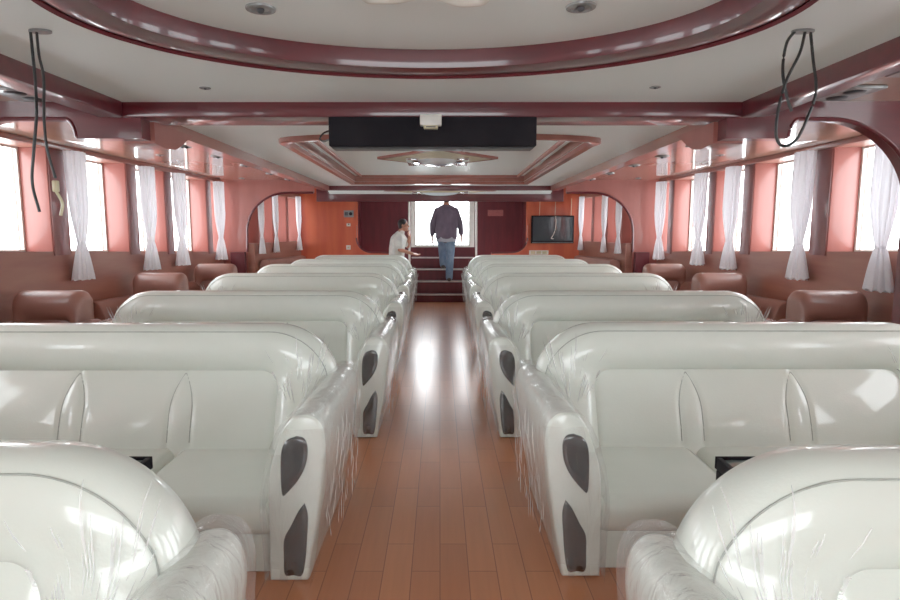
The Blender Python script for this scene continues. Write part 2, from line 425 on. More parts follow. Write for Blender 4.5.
# arched frames
def arc(cx, cz, rx, rz, a0, a1, k=14): return [(cx+rx*cos(math.radians(a0+(a1-a0)*i/k)), cz+rz*sin(math.radians(a0+(a1-a0)*i/k))) for i in range(k+1)]
for s, nm in ((-1, 'left'), (1, 'right')):
    # near arch at the first beam: a short stub with a curved corner, a flat crown and a wide curve down to the wall
    ao = 2.76 if s < 0 else 2.50
    so = 2.35 if s < 0 else 2.25; si = 1.90 if s < 0 else 1.82
    pts = [(si+.03, SZ), (si+.03, 2.075)] + [(so, 2.075)] + arc(so+.07, 2.07, .065, .13, 173, 95, 8) + arc(ao, 1.62, .62, .58, 88, 0, 18) + [(ao+.62, .0), (W, 0), (W, SZ)]
    bm = BM(); prism(bm, [(s*x, z) for x, z in pts], 'y', YA-.02, YA+.10)
    struct('wall_%s_arch' % nm, bm, MAROON, angle=30)
    # rounded bright edge of the arch
    bm = BM(); path = arc(so+.07, 2.07, .065, .13, 173, 95, 8) + arc(ao, 1.62, .62, .58, 88, 0, 18) + [(ao+.62, 1.0)]
    tube(bm, [(s*(x+.0), YA-.015, z) for x, z in path], .014, 8)
    struct('trim_%d' % (14 if s < 0 else 15), bm, MAROON)
    # bracket behind the stub under the long beam
    pr = [(4.1, 2.2), (4.1, 2.06), (4.28, 2.045), (4.42, 2.06), (4.52, 2.10), (4.62, 2.15), (4.74, 2.2)]
    bm = BM(); prism(bm, pr, 'x', s*si, s*(si+.2))
    struct('trim_%d' % (16 if s < 0 else 17), bm, SALMON)
    # far arch
    pts = [(W+.2, 0), (W+.2, SZ), (2.16, SZ), (2.16, 2.10), (2.55, 2.098)] + arc(2.62, 1.42, .70, .675, 92, 0, 20) + [(3.33, 1.09), (3.33, 0)]
    bm = BM(); prism(bm, [(s*x, z) for x, z in pts], 'y', YB, YB+.07)
    struct('wall_%s_arch' % nm, bm, SALMON, angle=30)
    bm = BM(); path = [(2.16, 2.10), (2.55, 2.098)] + arc(2.62, 1.42, .70, .675, 90, 0, 20) + [(3.33, 1.09)]
    tube(bm, [(s*x, YB-.005, z) for x, z in path], .02, 8)
    struct('trim_%d' % (18 if s < 0 else 19), bm, MAROON)
    bm = BM(); box(bm, min(s*3.34, s*3.58), max(s*3.34, s*3.58), YB-.14, YB-.03, 0, 1.09, .008)
    struct('trim_%d' % (20 if s < 0 else 21), bm, DARKRED)

# end wall: two orange panels, dark recess walls either side of the stairs
for x0, x1, nm in ((-3.25, -1.70, 'left'), (1.78, 3.25, 'right')):
    bm = BM(); box(bm, x0, x1, YE, YE+.06, 0, 2.64); struct('wall_end_%s' % nm, bm, ORANGE, smooth=False)
for x0, x1, nm in ((-1.70, -.62, 'left'), (.74, 1.78, 'right')):
    bm = BM(); box(bm, x0, x1, YD, YD+.06, 0, 2.66); struct('wall_recess_%s' % nm, bm, DARKRED, smooth=False)
    # low wooden parapet with a rounded upper corner
for s, x0, x1, nm in ((-1, -1.72, -.98, 'left'), (1, 1.06, 1.80, 'right')):
    pts = [(0, 0), (0, 1.55)] + [(.30-.30*cos(math.radians(a)), 1.30-.30*sin(math.radians(a))) for a in range(10, 91, 10)] + [(.74, .99), (.74, 0)]
    xo = x0 if s < 0 else x1
    bm = BM(); prism(bm, [(xo - s*p[0], p[1]) for p in pts], 'y', 12.41, 12.49); struct('wall_parapet_%s' % nm, bm, ORANGE, angle=30)
    pth = [(.30-.30*cos(math.radians(a)), 1.30-.30*sin(math.radians(a))) for a in range(0, 91, 10)] + [(.74, .99)]
    bm = BM(); tube(bm, [(xo - s*p[0], 12.41, p[1]+.0) for p in pth], .018, 8)
    struct('trim_%d' % (22 if s < 0 else 23), bm, MAROON)
# door opening in the recess wall
bm = BM()
box(bm, -.62, .74, YD, YD+.06, 0, 1.09); box(bm, -.62, .74, YD, YD+.06, 2.30, 2.66)
struct('wall_end', bm, DARKRED, smooth=False)
bm = BM()
box(bm, -.62, -.52, YD-.02, YD+.09, 1.09, 2.30, .006); box(bm, .62, .74, YD-.02, YD+.09, 1.09, 2.30, .006)
box(bm, -.52, .62, YD-.02, YD+.09, 1.09, 1.14, .006); box(bm, -.52, .62, YD-.02, YD+.09, 2.24, 2.30, .006)
d = struct('door_1', bm, WHITEPL)
for x in (-.65, .77):
    bm = BM(); tube(bm, [(x, 12.78, .0), (x, 12.78, 2.6)], .022, 10)
    link_mesh('handrail_post', bm, WHITEPL)
    tag(bpy.data.objects[-1] if False else COL.objects[-1], 'white upright post at the %s side of the stairs' % ('left' if x < 0 else 'right'), 'post')

# stairs
st = thing('staircase', 'dark red steps with pale metal nosings climbing to the bright doorway', 'stairs', (.06, 12.12, 0))
zs = [.17, .42, .655, .89, 1.09]; run = .20
for i, z in enumerate(zs[:4]):
    y = i*run
    bm = BM(); box(bm, -.66, .66, y, .87, 0 if i == 0 else zs[i-1], z-.012); link_mesh('step', bm, DARKRED, st, smooth=False)
    bm = BM(); box(bm, -.66, .66, y-.012, y+.04, z-.028, z, .004); link_mesh('step_nosing', bm, STEEL, st)

# ------------------------------------------------------------------ sofas
def rr(x, z0, z1, R, n=12):
    """outline: straight bottom, big rounded upper corners (half width x)"""
    pts = []
    for k in range(n+1):
        a = pi/2*k/n; pts.append((x-R+R*cos(a), z1-R+R*sin(a)))
    for k in range(n+1):
        a = pi/2+pi/2*k/n; pts.append((-x+R+R*cos(a), z1-R+R*sin(a)))
    return pts

def soft(pts, cut=.05):
    """round the two lower corners of an outline given top-right to top-left"""
    a, b = pts[-1], pts[0]
    return pts

def inflate(bm, outline, hx, zc, prof, shear=None):
    loops = []
    for sct, y in prof:
        lp = []
        for x, z in outline:
            cx = max(-hx, min(hx, x))
            X = x+(cx-x)*sct; Z = z+(zc-z)*sct
            lp.append((X, y + (shear(Z) if shear else 0), Z))
        loops.append(lp)
    loft(bm, loops)

def panel_y(z):                     # front of the lower back at height z
    t = max(0, (.73-z)/.36)
    return -.072 - .16*t

def make_sofa(name, label, half, white, group):
    root = thing(name, label, 'sofa', group=group)
    L = LEATHER if white else BROWNLEATHER
    hb = half-.09
    # backrest body
    R = .36 if white else .085
    o = rr(hb-.01, .74, .955, .21, 10)
    o = [(x, z) for x, z in rr(hb-.012, .2, .955, R)]
    o = o + [(-hb+.012, .25), (hb-.012, .25)]
    bm = BM()
    inflate(bm, o, hb-.45, .5, [(.25, .10), (.10, .105), (.03, .085), (0, .04), (0, -.02), (.04, -.06)])
    back = link_mesh('backrest', bm, L, root, angle=60)
    # headrest and shoulders: one padded band running up one side, over the top and down the other
    wing = min(.33, hb*.28); N = 40
    def lean(z): return -.16*max(0, (.73-z)/.36)
    zb_ = .33
    outer = [(hb, zb_+(.97-R-zb_)*k/10) for k in range(10)] + rr(hb, 0, .97, R, 20) + [(-hb, .97-R-(.97-R-zb_)*k/10) for k in range(1, 11)]
    hi, ri = hb-wing, .09
    inner = [(hi, zb_+(.714-ri-zb_)*k/10) for k in range(10)] + rr(hi, 0, .714, ri, 20) + [(-hi, .714-ri-(.714-ri-zb_)*k/10) for k in range(1, 11)]
    # spread both straight tops so that the band does not fan at the corners
    def dense(p):
        i = 10+20; a, b = p[i], p[i+1]
        return p[:i+1] + [(a[0]+(b[0]-a[0])*k/24, a[1]) for k in range(1, 24)] + p[i+1:]
    outer, inner = dense(outer), dense(inner)
    pr = [(.75, .10), (.40, .115), (.12, .105), (.02, .07), (0, .03), (0, -.02), (.05, -.056), (.14, -.082), (.28, -.104), (.45, -.118), (.65, -.122), (.82, -.112), (.93, -.092), (1, -.055)]
    bm = BM(); lps = []
    for t_, y in pr:
        lps.append([(a[0]+(b[0]-a[0])*t_, y+lean(a[1]+(b[1]-a[1])*t_)*(1 if y < .05 else .15), a[1]+(b[1]-a[1])*t_) for a, b in zip(outer, inner)])
    loft(bm, lps, cap=False, closed=False)
    head = link_mesh('headrest', bm, L, root, angle=60)
    if white:
        bm = BM()
        tube(bm, [(a[0]+(b[0]-a[0])*.12, -.082+lean(a[1]+(b[1]-a[1])*.12), a[1]+(b[1]-a[1])*.12) for a, b in zip(outer, inner)], .0026, 6)
        link_mesh('piping', bm, STITCH, head)
    # lower back panel with three bays and leaf-shaped seams
    bays = (-.235, .345) if white else ()
    def leaf(z):                     # half opening of the leaf at height z
        t = max(0, (.712-z)/.30); return .060*sin(min(1, t/.62)*pi/2)**.85 if t > 0 else 0
    bm = BM(); nx, nz = (150, 26) if white else (20, 10); grid = []
    xm = hb-wing+.03
    for j in range(nz+1):
        z = .30+(.735-.30)*j/nz; row = []
        for i in range(nx+1):
            x = -xm+2*xm*i/nx
            y = panel_y(z)
            y -= .022*(1-abs(x/xm)**6)*sin(pi*min(1, max(0, (z-.34)/.41)))
            for c in bays:
                for sg in (-1, 1):
                    dd = abs(x-(c+sg*leaf(z))); y += .005*exp(-(dd/.012)**2)
                y -= .003*exp(-((x-c)/.035)**2)
            if abs(x) > xm-.06: y += .03*((abs(x)-(xm-.06))/.06)**2
            row.append(bm.verts.new((x, y, z)))
        grid.append(row)
    for j in range(nz):
        for i in range(nx):
            bm.faces.new((grid[j][i], grid[j][i+1], grid[j+1][i+1], grid[j+1][i]))
    cush = link_mesh('back_cushion', bm, L, root, angle=70)
    if white:
        for c in bays:
            pts = []
            for sg in (-1, 1):
                one = []
                for k in range(18):
                    z = .710-.34*k/17; x = c+sg*leaf(z)
                    one.append((x, panel_y(z)-.022*sin(pi*min(1, max(0, (z-.34)/.41)))+.004, z))
                pts += one[::-1] if sg < 0 else one
            bm = BM(); tube(bm, pts, .0026, 6)
            link_mesh('seam', bm, STITCH, cush)
    # seat cushions and base
    xi = half-.235
    cuts = [-xi, -.235, .345, xi] if white else [-xi, xi]
    for a, b in zip(cuts, cuts[1:]):
        bm = BM(); box(bm, a+.002, b-.002, -.855, -.16, .17, .335, .055, 5)
        for v in bm.verts:
            t = (v.co.z-.17)/.165
            if v.co.z > .27: v.co.z += .018*(1-((v.co.x-(a+b)/2)/((b-a)/2))**2)
            if v.co.y < -.7: v.co.y -= .02*sin(pi*max(0, min(1, t)))
        link_mesh('seat_cushion', bm, L, root, angle=60)
    bm = BM(); box(bm, -half+.15, half-.15, -.83, .07, .0, .18, .012); link_mesh('base', bm, L, root)
    # arms
    def arm_outline(k=0):
        # (inset from the outer side, height); aisle side leans out with height, round top rolled inwards
        pts = [(half-.255, 0), (half-.252, .25), (half-.245, .46), (half-.215, .58), (half-.185, .66), (half-.15, .713), (half-.11, .734), (half-.065, .738), (half-.028, .718),
               (half-.006, .675), (half, .61), (half-.012, .50), (half-.04, .28), (half-.075, .10), (half-.088, 0)]
        P = [Vector((p[0], p[1], 0)) for p in pts]
        return [(p.x, p.y) for p in smooth_path(P, 3)]
    AO = arm_outline(); ac = (half-.14, .40)
    for sg in (-1, 1):
        bm = BM(); lps = []
        for y, ins in [(-.905, .14), (-.90, .07), (-.885, .025), (-.86, 0), (-.6, 0), (-.3, 0), (-.05, 0), (.06, 0), (.10, .03), (.125, .10), (.13, .2)]:
            rise = -.035*max(0, (y+.9))/1.0
            lps.append([(sg*(x+(ac[0]-x)*ins*(.9)), y, max(0, (z+(ac[1]-z)*ins*.35)*(1+rise))) for x, z in AO])
        loft(bm, lps)
        arm = link_mesh('arm', bm, L, root, angle=60)
        if not white: continue
        f = half-1.245
        up = [(1.128, .647), (1.085, .628), (1.064, .58), (1.058, .49), (1.062, .395), (1.085, .405), (1.135, .465), (1.165, .53), (1.172, .60), (1.158, .637)]
        lo = [(1.153, .356), (1.125, .32), (1.092, .255), (1.064, .20), (1.060, .12), (1.062, .042), (1.10, .038), (1.135, .038), (1.150, .10), (1.160, .20), (1.166, .30)]
        for P_, nm in ((up, 0), (lo, 1)):
            cl = P_ + [P_[0]]
            sp_ = [(p.x, p.y) for p in smooth_path([Vector((*p, 0)) for p in cl], 4)[:-1]]
            c_ = (sum(p[0] for p in sp_)/len(sp_), sum(p[1] for p in sp_)/len(sp_))
            bm = BM(); lps = []
            for y, ins in [(-.895, 0), (-.914, 0), (-.919, .05), (-.921, .15), (-.921, .5)]:
                lps.append([(sg*(x+f+(c_[0]-x)*ins), y, z+(c_[1]-z)*ins) for x, z in sp_])
            loft(bm, lps)
            link_mesh('arm_insert', bm, INSERT, arm, angle=50, label='black lacquered inlay on the arm front')
    if not white: return root
    # clear plastic wrapping: a loose crinkled sleeve over each arm, a stretched sheet over each shoulder with pleats
    for sg in (-1, 1):
        bm = BM(); lps = []
        seed = 3.7 if sg > 0 else 9.1
        ny = 34
        for i in range(ny+1):
            y = -.945 + (1.09)*i/ny; lp = []
            rise = -.03*max(0, (y+.9))
            for k, (x, z) in enumerate(AO):
                dx, dz = x-ac[0], z-ac[1]; l = sqrt(dx*dx+dz*dz)+1e-6
                nz_ = noise.noise(Vector((x*7+seed, y*9, z*5)))
                nz2 = abs(noise.noise(Vector((x*16+seed, y*22+z*9, z*5))))
                off = .012+.014*max(0, nz_+.3)+.010*nz2
                if z < .30 and x > ac[0]: off += (.30-z)*.22*(.6+.8*noise.noise(Vector((seed, y*6, 1))))   # hem flares out at the floor
                zz = z*(1+rise)
                if z < .02: zz = .012+.05*abs(noise.noise(Vector((seed*2, y*11, x*3))))
                lp.append((sg*(x+dx/l*off), y, zz+dz/l*off*.8))
            lps.append(lp[6:] if False else lp)
        loft(bm, lps, cap=False, closed=False)
        # torn flap across the arm front
        g = []
        for j in range(13):
            z = .03+.66*j/12; row = []
            for i in range(7):
                u = i/6
                xa_ = half-.262+.085*max(0, z-.4)/.3; xb_ = half-.075+.085*min(1, z/.6)
                x = xa_+(xb_-xa_)*u+.010*noise.noise(Vector((seed, z*11, u*3)))
                xl = 0
                y = -.935-.016*abs(noise.noise(Vector((x*22, z*14, seed))))-.012*sin(u*pi)
                row.append(bm.verts.new((sg*(x-xl), y, z)))
            g.append(row)
        for j in range(12):
            for i in range(6):
                if (j in (0,) and i % 2) or (j > 9 and i == 0): continue
                bm.faces.new((g[j][i], g[j][i+1], g[j+1][i+1], g[j+1][i]))
        nfilm = len(bm.faces)
        # pleats fanning up over the shoulder of the back
        rnd = random.Random(11 if sg > 0 else 23)
        for q in range(46):
            cx, cz = half-.27, .47
            a = math.radians(rnd.uniform(60, 128)); r0 = rnd.uniform(.10, .30); ln = rnd.uniform(.06, .19)
            p0 = (cx+r0*cos(a), cz+r0*sin(a)); p1 = (cx+(r0+ln)*cos(a), cz+(r0+ln)*sin(a))
            inp = lambda x, z: abs(x) < hi-.01 and z < .717
            if inp(*p0) != inp(*p1): continue
            def sy(x, z):
                if inp(x, z): return panel_y(z)-.026
                if z > .727: t_ = min((.97-z)/.243, (hb-x)/wing+.35*(z-.727)/.243)
                else: t_ = (hb-x)/wing
                if t_ < .16: return None
                for (ta, ya), (tb, yb) in zip(pr[6:], pr[7:]):
                    if ta <= t_ <= tb: return ya+(yb-ya)*(t_-ta)/(tb-ta)+lean(z)-.004
                return -.115
            K = 9; ln_ = [(p0[0]+(p1[0]-p0[0])*k/K, p0[1]+(p1[1]-p0[1])*k/K) for k in range(K+1)]
            ysf = [sy(*p) for p in ln_]
            if any(v is None for v in ysf) or p1[1] > .93: continue
            nx_, nz_ = -(p1[1]-p0[1]), p1[0]-p0[0]; l_ = sqrt(nx_*nx_+nz_*nz_); nx_, nz_ = nx_/l_, nz_/l_
            rows_ = []
            for k, ((x, z), yv) in enumerate(zip(ln_, ysf)):
                wd = rnd.uniform(.8, 1.2)*.0023*sin(pi*(k+.3)/(K+.6))
                rows_.append([bm.verts.new((sg*(x+nx_*wd), yv+.002, z+nz_*wd)), bm.verts.new((sg*x, yv-wd*1.3, z)), bm.verts.new((sg*(x-nx_*wd), yv+.002, z-nz_*wd))])
            for ra, rb in zip(rows_, rows_[1:]):
                for q_ in (0, 1): bm.faces.new((ra[q_], ra[q_+1], rb[q_+1], rb[q_])).material_index = 1
        aoz = sorted((z, x) for x, z in AO if x > half-.13)
        def xo(z):
            for (za, xa_), (zb2, xb_) in zip(aoz, aoz[1:]):
                if za <= z <= zb2: return xa_+(xb_-xa_)*(z-za)/max(1e-6, zb2-za)
            return half
        for q in range(70):
            y = rnd.uniform(-.90, .05); z0_ = rnd.uniform(.05, .60); dz_ = rnd.uniform(.03, .13); dy_ = rnd.uniform(-.05, .05)
            if z0_+dz_ > .66: continue
            rows_ = []; wd0 = rnd.uniform(.0014, .0030)
            for k in range(6):
                z = z0_+dz_*k/5; yy = y+dy_*k/5; wd = wd0*sin(pi*(k+.3)/5.6)
                xx = xo(z)+.034+(max(0, .30-z))*.17
                rows_.append([bm.verts.new((sg*xx, yy-wd, z)), bm.verts.new((sg*(xx+wd*1.2), yy, z)), bm.verts.new((sg*xx, yy+wd, z))])
            for ra, rb in zip(rows_, rows_[1:]):
                for q_ in (0, 1): bm.faces.new((ra[q_], ra[q_+1], rb[q_+1], rb[q_])).material_index = 1
        link_mesh('plastic_wrap', bm, [FILM, CREASE], root, angle=25, label='clear crinkled plastic wrapping')
    return root

HALF = 1.26
order = ['nearest', 'second', 'third', 'fourth', 'fifth', 'sixth', 'farthest']
def sofa_label(side, i):
    extra = ['cropped by the bottom edge', 'facing a dark table', 'third row back', 'fourth row back', 'fifth row back', 'sixth row back', 'last row by the stairs'][i]
    return '%s white wrapped leather sofa %s of the aisle, %s' % (order[i], side, extra)
rowsL = [(1.40, .60), (3.30, .565), (5.06, .455), (7.08, .47), (8.92, .50), (10.36, .53), (11.9, .55)]
rowsR = [(1.37, .57), (3.33, .53), (5.06, .435), (7.10, .46), (8.92, .49), (10.36, .52), (11.9, .54)]
proto = None
for side, rows, s in (('left', rowsL, -1), ('right', rowsR, 1)):
    for i, (y, inner) in enumerate(rows):
        lab = sofa_label(side, i)
        x = s*(inner-.09+HALF)
        sc = (1, 1, 1, 1, .985, .925, .885)[i]
        if proto is None:
            proto = make_sofa('sofa', lab, HALF, True, 'white sofas in rows along the aisle'); r = proto; r.location = (x, y, 0)
        else:
            if sc != 1: x = s*(inner-.09+HALF*sc)
            r = dup(proto, (x, y, 0), lab, scale=(-s*sc, 1, 1))
bp = None
for s, side in ((-1, 'left'), (1, 'right')):
    for k, (y, x0) in enumerate([(5.10, 2.93), (7.12, 2.94), (8.95, 2.96)]):
        lab = 'brown leather window seat on the %s, %s' % (side, ['nearest of three, beside the third white sofa', 'middle of three, beside the fourth white sofa', 'farthest of three, just before the arch post'][k])
        hw = .39
        x = s*(x0+hw)
        if bp is None:
            bp = make_sofa('window_seat', lab, hw, False, 'brown seats by the windows'); bp['category'] = 'armchair'; bp.location = (x, y, 0)
        else:
            dup(bp, (x, y, 0), lab)
# brown padded ledge past the far arch
for s, side in ((-1, 'left'), (1, 'right')):
    bm = BM(); loft(bm, [[(s*(far_w(y)-.02), y, 0), (s*(far_w(y)-.02), y, .86), (s*(far_w(y)-.06), y, .93), (s*(far_w(y)-.13), y, .955), (s*(far_w(y)-.2), y, .93), (s*(far_w(y)-.22), y, .86), (s*(far_w(y)-.22), y, 0)] for y in (10.55, 11.0, 11.6, 12.2)])
    tag(link_mesh('padded_ledge', bm, BROWNLEATHER), 'long brown padded ledge under the %s windows past the far arch' % side, 'bench')

# ------------------------------------------------------------------ tables between rows one and two
def make_table(x, label):
    t = thing('coffee_table', label, 'table', (x, 2.04, 0), group='low tables between the first rows')
    bm = BM(); a, b, h = .56, .28, .59
    box(bm, -a, a, b-.015, b, h-.05, h, .003); box(bm, -a, a, -b, -b+.015, h-.055, h, .004)
    box(bm, -a, -a+.02, -b+.015, b-.015, h-.05, h, .003); box(bm, a-.02, a, -b+.015, b-.015, h-.05, h, .003)
    link_mesh('frame', bm, BLACK, t)
    bm = BM(); box(bm, -a+.02, a-.02, -b+.015, b-.015, h-.03, h-.012); link_mesh('glass_top', bm, GLASSTOP, t, smooth=False)
    for sx in (-1, 1):
        for sy in (-1, 1):
            bm = BM(); box(bm, sx*(a-.03)-.025, sx*(a-.03)+.025, sy*(b-.03)-.025, sy*(b-.03)+.025, 0, h-.055, .004); link_mesh('leg', bm, BLACK, t)
    return t
t1 = make_table(-1.715, 'black-framed glass coffee table peeking out behind the nearest left sofa')
dup(t1, (1.665, 2.04, 0), 'black-framed glass coffee table peeking out behind the nearest right sofa')

# ------------------------------------------------------------------ curtains
def make_curtain(ht=1.27, seed=0):
    bm = BM(); n = 72; loops = []
    K = 40
    for j in range(K+1):
        t = j/K; z = ht*(1-t)
        if t < .72:
            u = t/.72
            r = .118 - .010*u + (.0 if u < .55 else -.063*((u-.55)/.45)**1.5)
        else:
            u = (t-.72)/.28; r = .045+.083*u**.75
        cx = .0 + .018*sin(t*3+seed)
        lp = []
        for k in range(n):
            a = 2*pi*k/n
            pl = 1+.13*sin(11*a+seed+1.2*t)+.06*sin(17*a+2*seed-2*t)
            lp.append((r*.62*pl*cos(a), cx+r*pl*sin(a), z+(.012*sin(9*a+seed) if j == K else 0)))
        loops.append(lp)
    loft(bm, loops)
    return bm
cproto = None
near_names = ['out of the way beside the first sofas', 'nearest the camera', 'second from the camera', 'third from the camera', 'fourth from the camera', 'fifth, just before the far arch']
for s, side in ((-1, 'left'), (1, 'right')):
    ci = 0
    for k, y in enumerate(curtain_y + [10.62, 11.16, 12.24]):
        far = y > YB
        if k == 0: continue
        x = s*(W-.10) if not far else s*(far_w(y)-.07)
        if k == 5: x = s*(W-.10)
        if k == 5 and False: y -= .02
        if far:
            where = ['first past the far arch', 'second past the far arch', 'next to the end wall'][k-6]
            sc = (.62, .72, .84); z0 = 1.06
            if k == 6: y = 10.55
        else:
            where = near_names[k] if not (side == 'left' and k == 1) else 'beyond the picture edge'
            sc = None; z0 = .985
        if side == 'left' and k == 1: continue
        if side == 'right' and not far:
            where = ['', 'nearest the camera', 'second from the camera', 'third from the camera', 'fourth from the camera', 'fifth, just before the far arch'][k]
        elif not far:
            where = ['', '', 'nearest the camera', 'second from the camera', 'third from the camera', 'fourth, just before the far arch'][k]
        lab = 'white sheer tied curtain on the %s windows, %s' % (side, where)
        if cproto is None:
            r = thing('curtain', lab, 'curtain', (x, y, z0), group='sheer tied curtains'); cproto = r
            link_mesh('drape', make_curtain(), SHEER, r, angle=60)
            bm = BM(); loops = []
            for dz in (-.014, 0, .014):
                loops.append([(.050*.66*cos(2*pi*q/24)*(1.05 if dz == 0 else 1), -.0+.018*sin(.72*3)+.054*sin(2*pi*q/24)*(1.05 if dz == 0 else 1), 1.27*.28+dz) for q in range(24)])
            loft(bm, loops, cap=False)
            link_mesh('tieback', bm, SHEER, r)
        else:
            r = dup(cproto, (x, y, z0), lab, scale=sc)

# ------------------------------------------------------------------ ceiling fittings
# flat oval centre light
cl = thing('ceiling_light', 'large pale wrapped ceiling light in the middle of the oval recess', 'ceiling light', (-.05, 1.84, 2.352))
bm = BM(); box(bm, -.20, .20, -.36, .36, -.03, 0, .01); link_mesh('base_plate', bm, CHROME, cl)
bm = BM(); disc(bm, 0, 0, -.03, -.075, .17, .13, 32, 1, 1.8); link_mesh('diffuser', bm, FROST, cl)
bm = BM()
path = [(-.21, .30, -.03), (-.20, .36, -.05), (-.13, .385, -.045), (-.04, .37, -.035), (.05, .375, -.038), (.13, .39, -.05), (.20, .37, -.055), (.215, .30, -.03)]
tube(bm, smooth_path(path, 6), [.024+.003*sin(k*.5) for k in range(len(smooth_path(path, 6)))], 10)
link_mesh('wrapping', bm, WHITEPL, cl)

def diamond(loc, hx, hy, label):
    t = thing('ceiling_light', label, 'ceiling light', loc)
    bm = BM()
    def ring(f, z): return [(hx*f, 0, z), (hx*f*.42, hy*f*.52, z), (0, hy*f, z), (-hx*f*.42, hy*f*.52, z), (-hx*f, 0, z), (-hx*f*.42, -hy*f*.52, z), (0, -hy*f, z), (hx*f*.42, -hy*f*.52, z)]
    loft(bm, [ring(1, 0), ring(1, -.03), ring(.94, -.035), ring(.93, -.02)], cap=False)
    link_mesh('frame', bm, BROWNTRIM, t, angle=20)
    bm = BM(); loft(bm, [ring(.935, -.025), ring(.60, -.06), ring(.2, -.06)], cap=False)
    link_mesh('inner_panel', bm, CREAM, t, angle=20)
    for sx in (-1, 1):
        bm = BM()
        box(bm, min(sx*hx*.30, sx*hx*.50), max(sx*hx*.30, sx*hx*.50), -hy*.30, hy*.30, -.085, -.03, .012)
        link_mesh('side_light', bm, CHROME, t)
    bm = BM(); sphere(bm, (0, 0, -.035), 1, 24, (hx*.36, hy*.40, .085)); link_mesh('glass_bowl', bm, FROST, t)
    return t
diamond((-.03, 7.8, 2.40), .77, 1.0, 'diamond-shaped wooden ceiling light with a glass bowl in the long tray')
diamond((.0, 11.90, 2.245), 1.1, .13, 'small flat diamond ceiling light over the last row near the stairs')

dl = None
def downlight(loc, label, r=.06):
    global dl
    if dl is None:
        dl = thing('downlight', label, 'downlight', loc, group='round recessed downlights')
        bm = BM(); n = 24
        loft(bm, [[(q*cos(2*pi*k/n), q*sin(2*pi*k/n), z) for k in range(n)] for q, z in ((.045, 0), (.064, 0), (.062, -.008), (.045, -.012), (.038, -.004))], cap=False)
        link_mesh('rim', bm, GREYPLATE, dl)
        bm = BM(); disc(bm, 0, 0, -.001, -.004, .04, .038); link_mesh('lens', bm, GREYPLATE, dl)
        bm = BM(); sphere(bm, (0, 0, -.008), .016, 12); link_mesh('bulb', bm, DARKGREY, dl)
        dl.scale = (r/.06,)*3
        return dl
    return dup(dl, loc, label, scale=(r/.06,)*3)
downlight((-.70, 2.46, 2.352), 'round downlight inside the oval ceiling recess, left', .055)
downlight((.545, 2.44, 2.352), 'round downlight inside the oval ceiling recess, right', .055)
downlight((-1.35, 3.57, CZ), 'small round downlight on the near ceiling left of the oval', .03)
downlight((1.23, 3.55, CZ), 'small round downlight on the near ceiling right of the oval', .03)
names = ['first', 'second', 'third', 'fourth', 'fifth']
for s, side in ((-1, 'left'), (1, 'right')):
    for k, y in enumerate((6.1, 6.95, 7.95, 9.1, 10.2)):
        downlight((s*2.52, y, SZ), 'chrome downlight on the glossy %s soffit beyond the beam, %s from the camera' % (side, names[k]), .075)
    for k, y in enumerate((6.85, 10.0)):
        downlight((s*(3.13 if k == 0 else 3.25), y, SZ), 'small chrome downlight on the %s soffit close to the windows, %s' % (side, ['near one', 'far one'][k]), .045)

def lamp_plate(loc, rz, label, sx=1):
    t = thing('soffit_spotlight', label, 'downlight', loc, rz, group='flat twin lamp plates on the soffits')
    bm = BM(); box(bm, -.13*sx, .13*sx, -.17, .17, -.022, 0, .008); link_mesh('plate', bm, GREYPLATE, t)
    for yy in (-.08, .08):
        bm = BM(); disc(bm, 0, yy, -.022, -.03, .06, .05); link_mesh('lens', bm, DARKGREY, t)
    return t
lamp_plate((-2.50, 4.28-.55, SZ), 0, 'flat grey lamp plate on the left soffit just before the first beam')
lamp_plate((2.42, 4.25-.55, SZ), 0, 'flat grey lamp plate on the right soffit just before the first beam')
lamp_plate((2.48, 3.12, SZ), 0, 'flat grey twin lamp plate on the right soffit at the picture edge')
lamp_plate((-2.58, 3.0, SZ), 0, 'flat grey twin lamp plate on the left soffit at the picture edge')

# black housing hung under the first beam with its little white sensor
hz = thing('hanging_screen_housing', 'long black box hung under the first ceiling beam', 'screen housing', (-.047, 3.98, 2.03))
bm = BM(); box(bm, -.663, .663, -.06, .16, -.01, .172, .006); link_mesh('case', bm, BLACK, hz)
bm = BM(); box(bm, -.65, .65, -.02, .12, -.02, -.01, .003); link_mesh('bottom_bar', bm, DARKGREY, hz)
sn = thing('ceiling_sensor', 'small white sensor box in front of the long black box', 'sensor', (-.058, 3.92, 2.12))
bm = BM(); box(bm, -.068, .068, -.055, 0, .02, .088, .006); link_mesh('body', bm, WHITEPL, sn)
bm = BM(); box(bm, -.045, .045, -.05, 0, 0, .022, .006); link_mesh('lens_cover', bm, CREAM, sn)
bm = BM(); box(bm, -.03, .03, -.053, -.049, .007, .014); link_mesh('sensor_eye', bm, DARKGREY, sn)

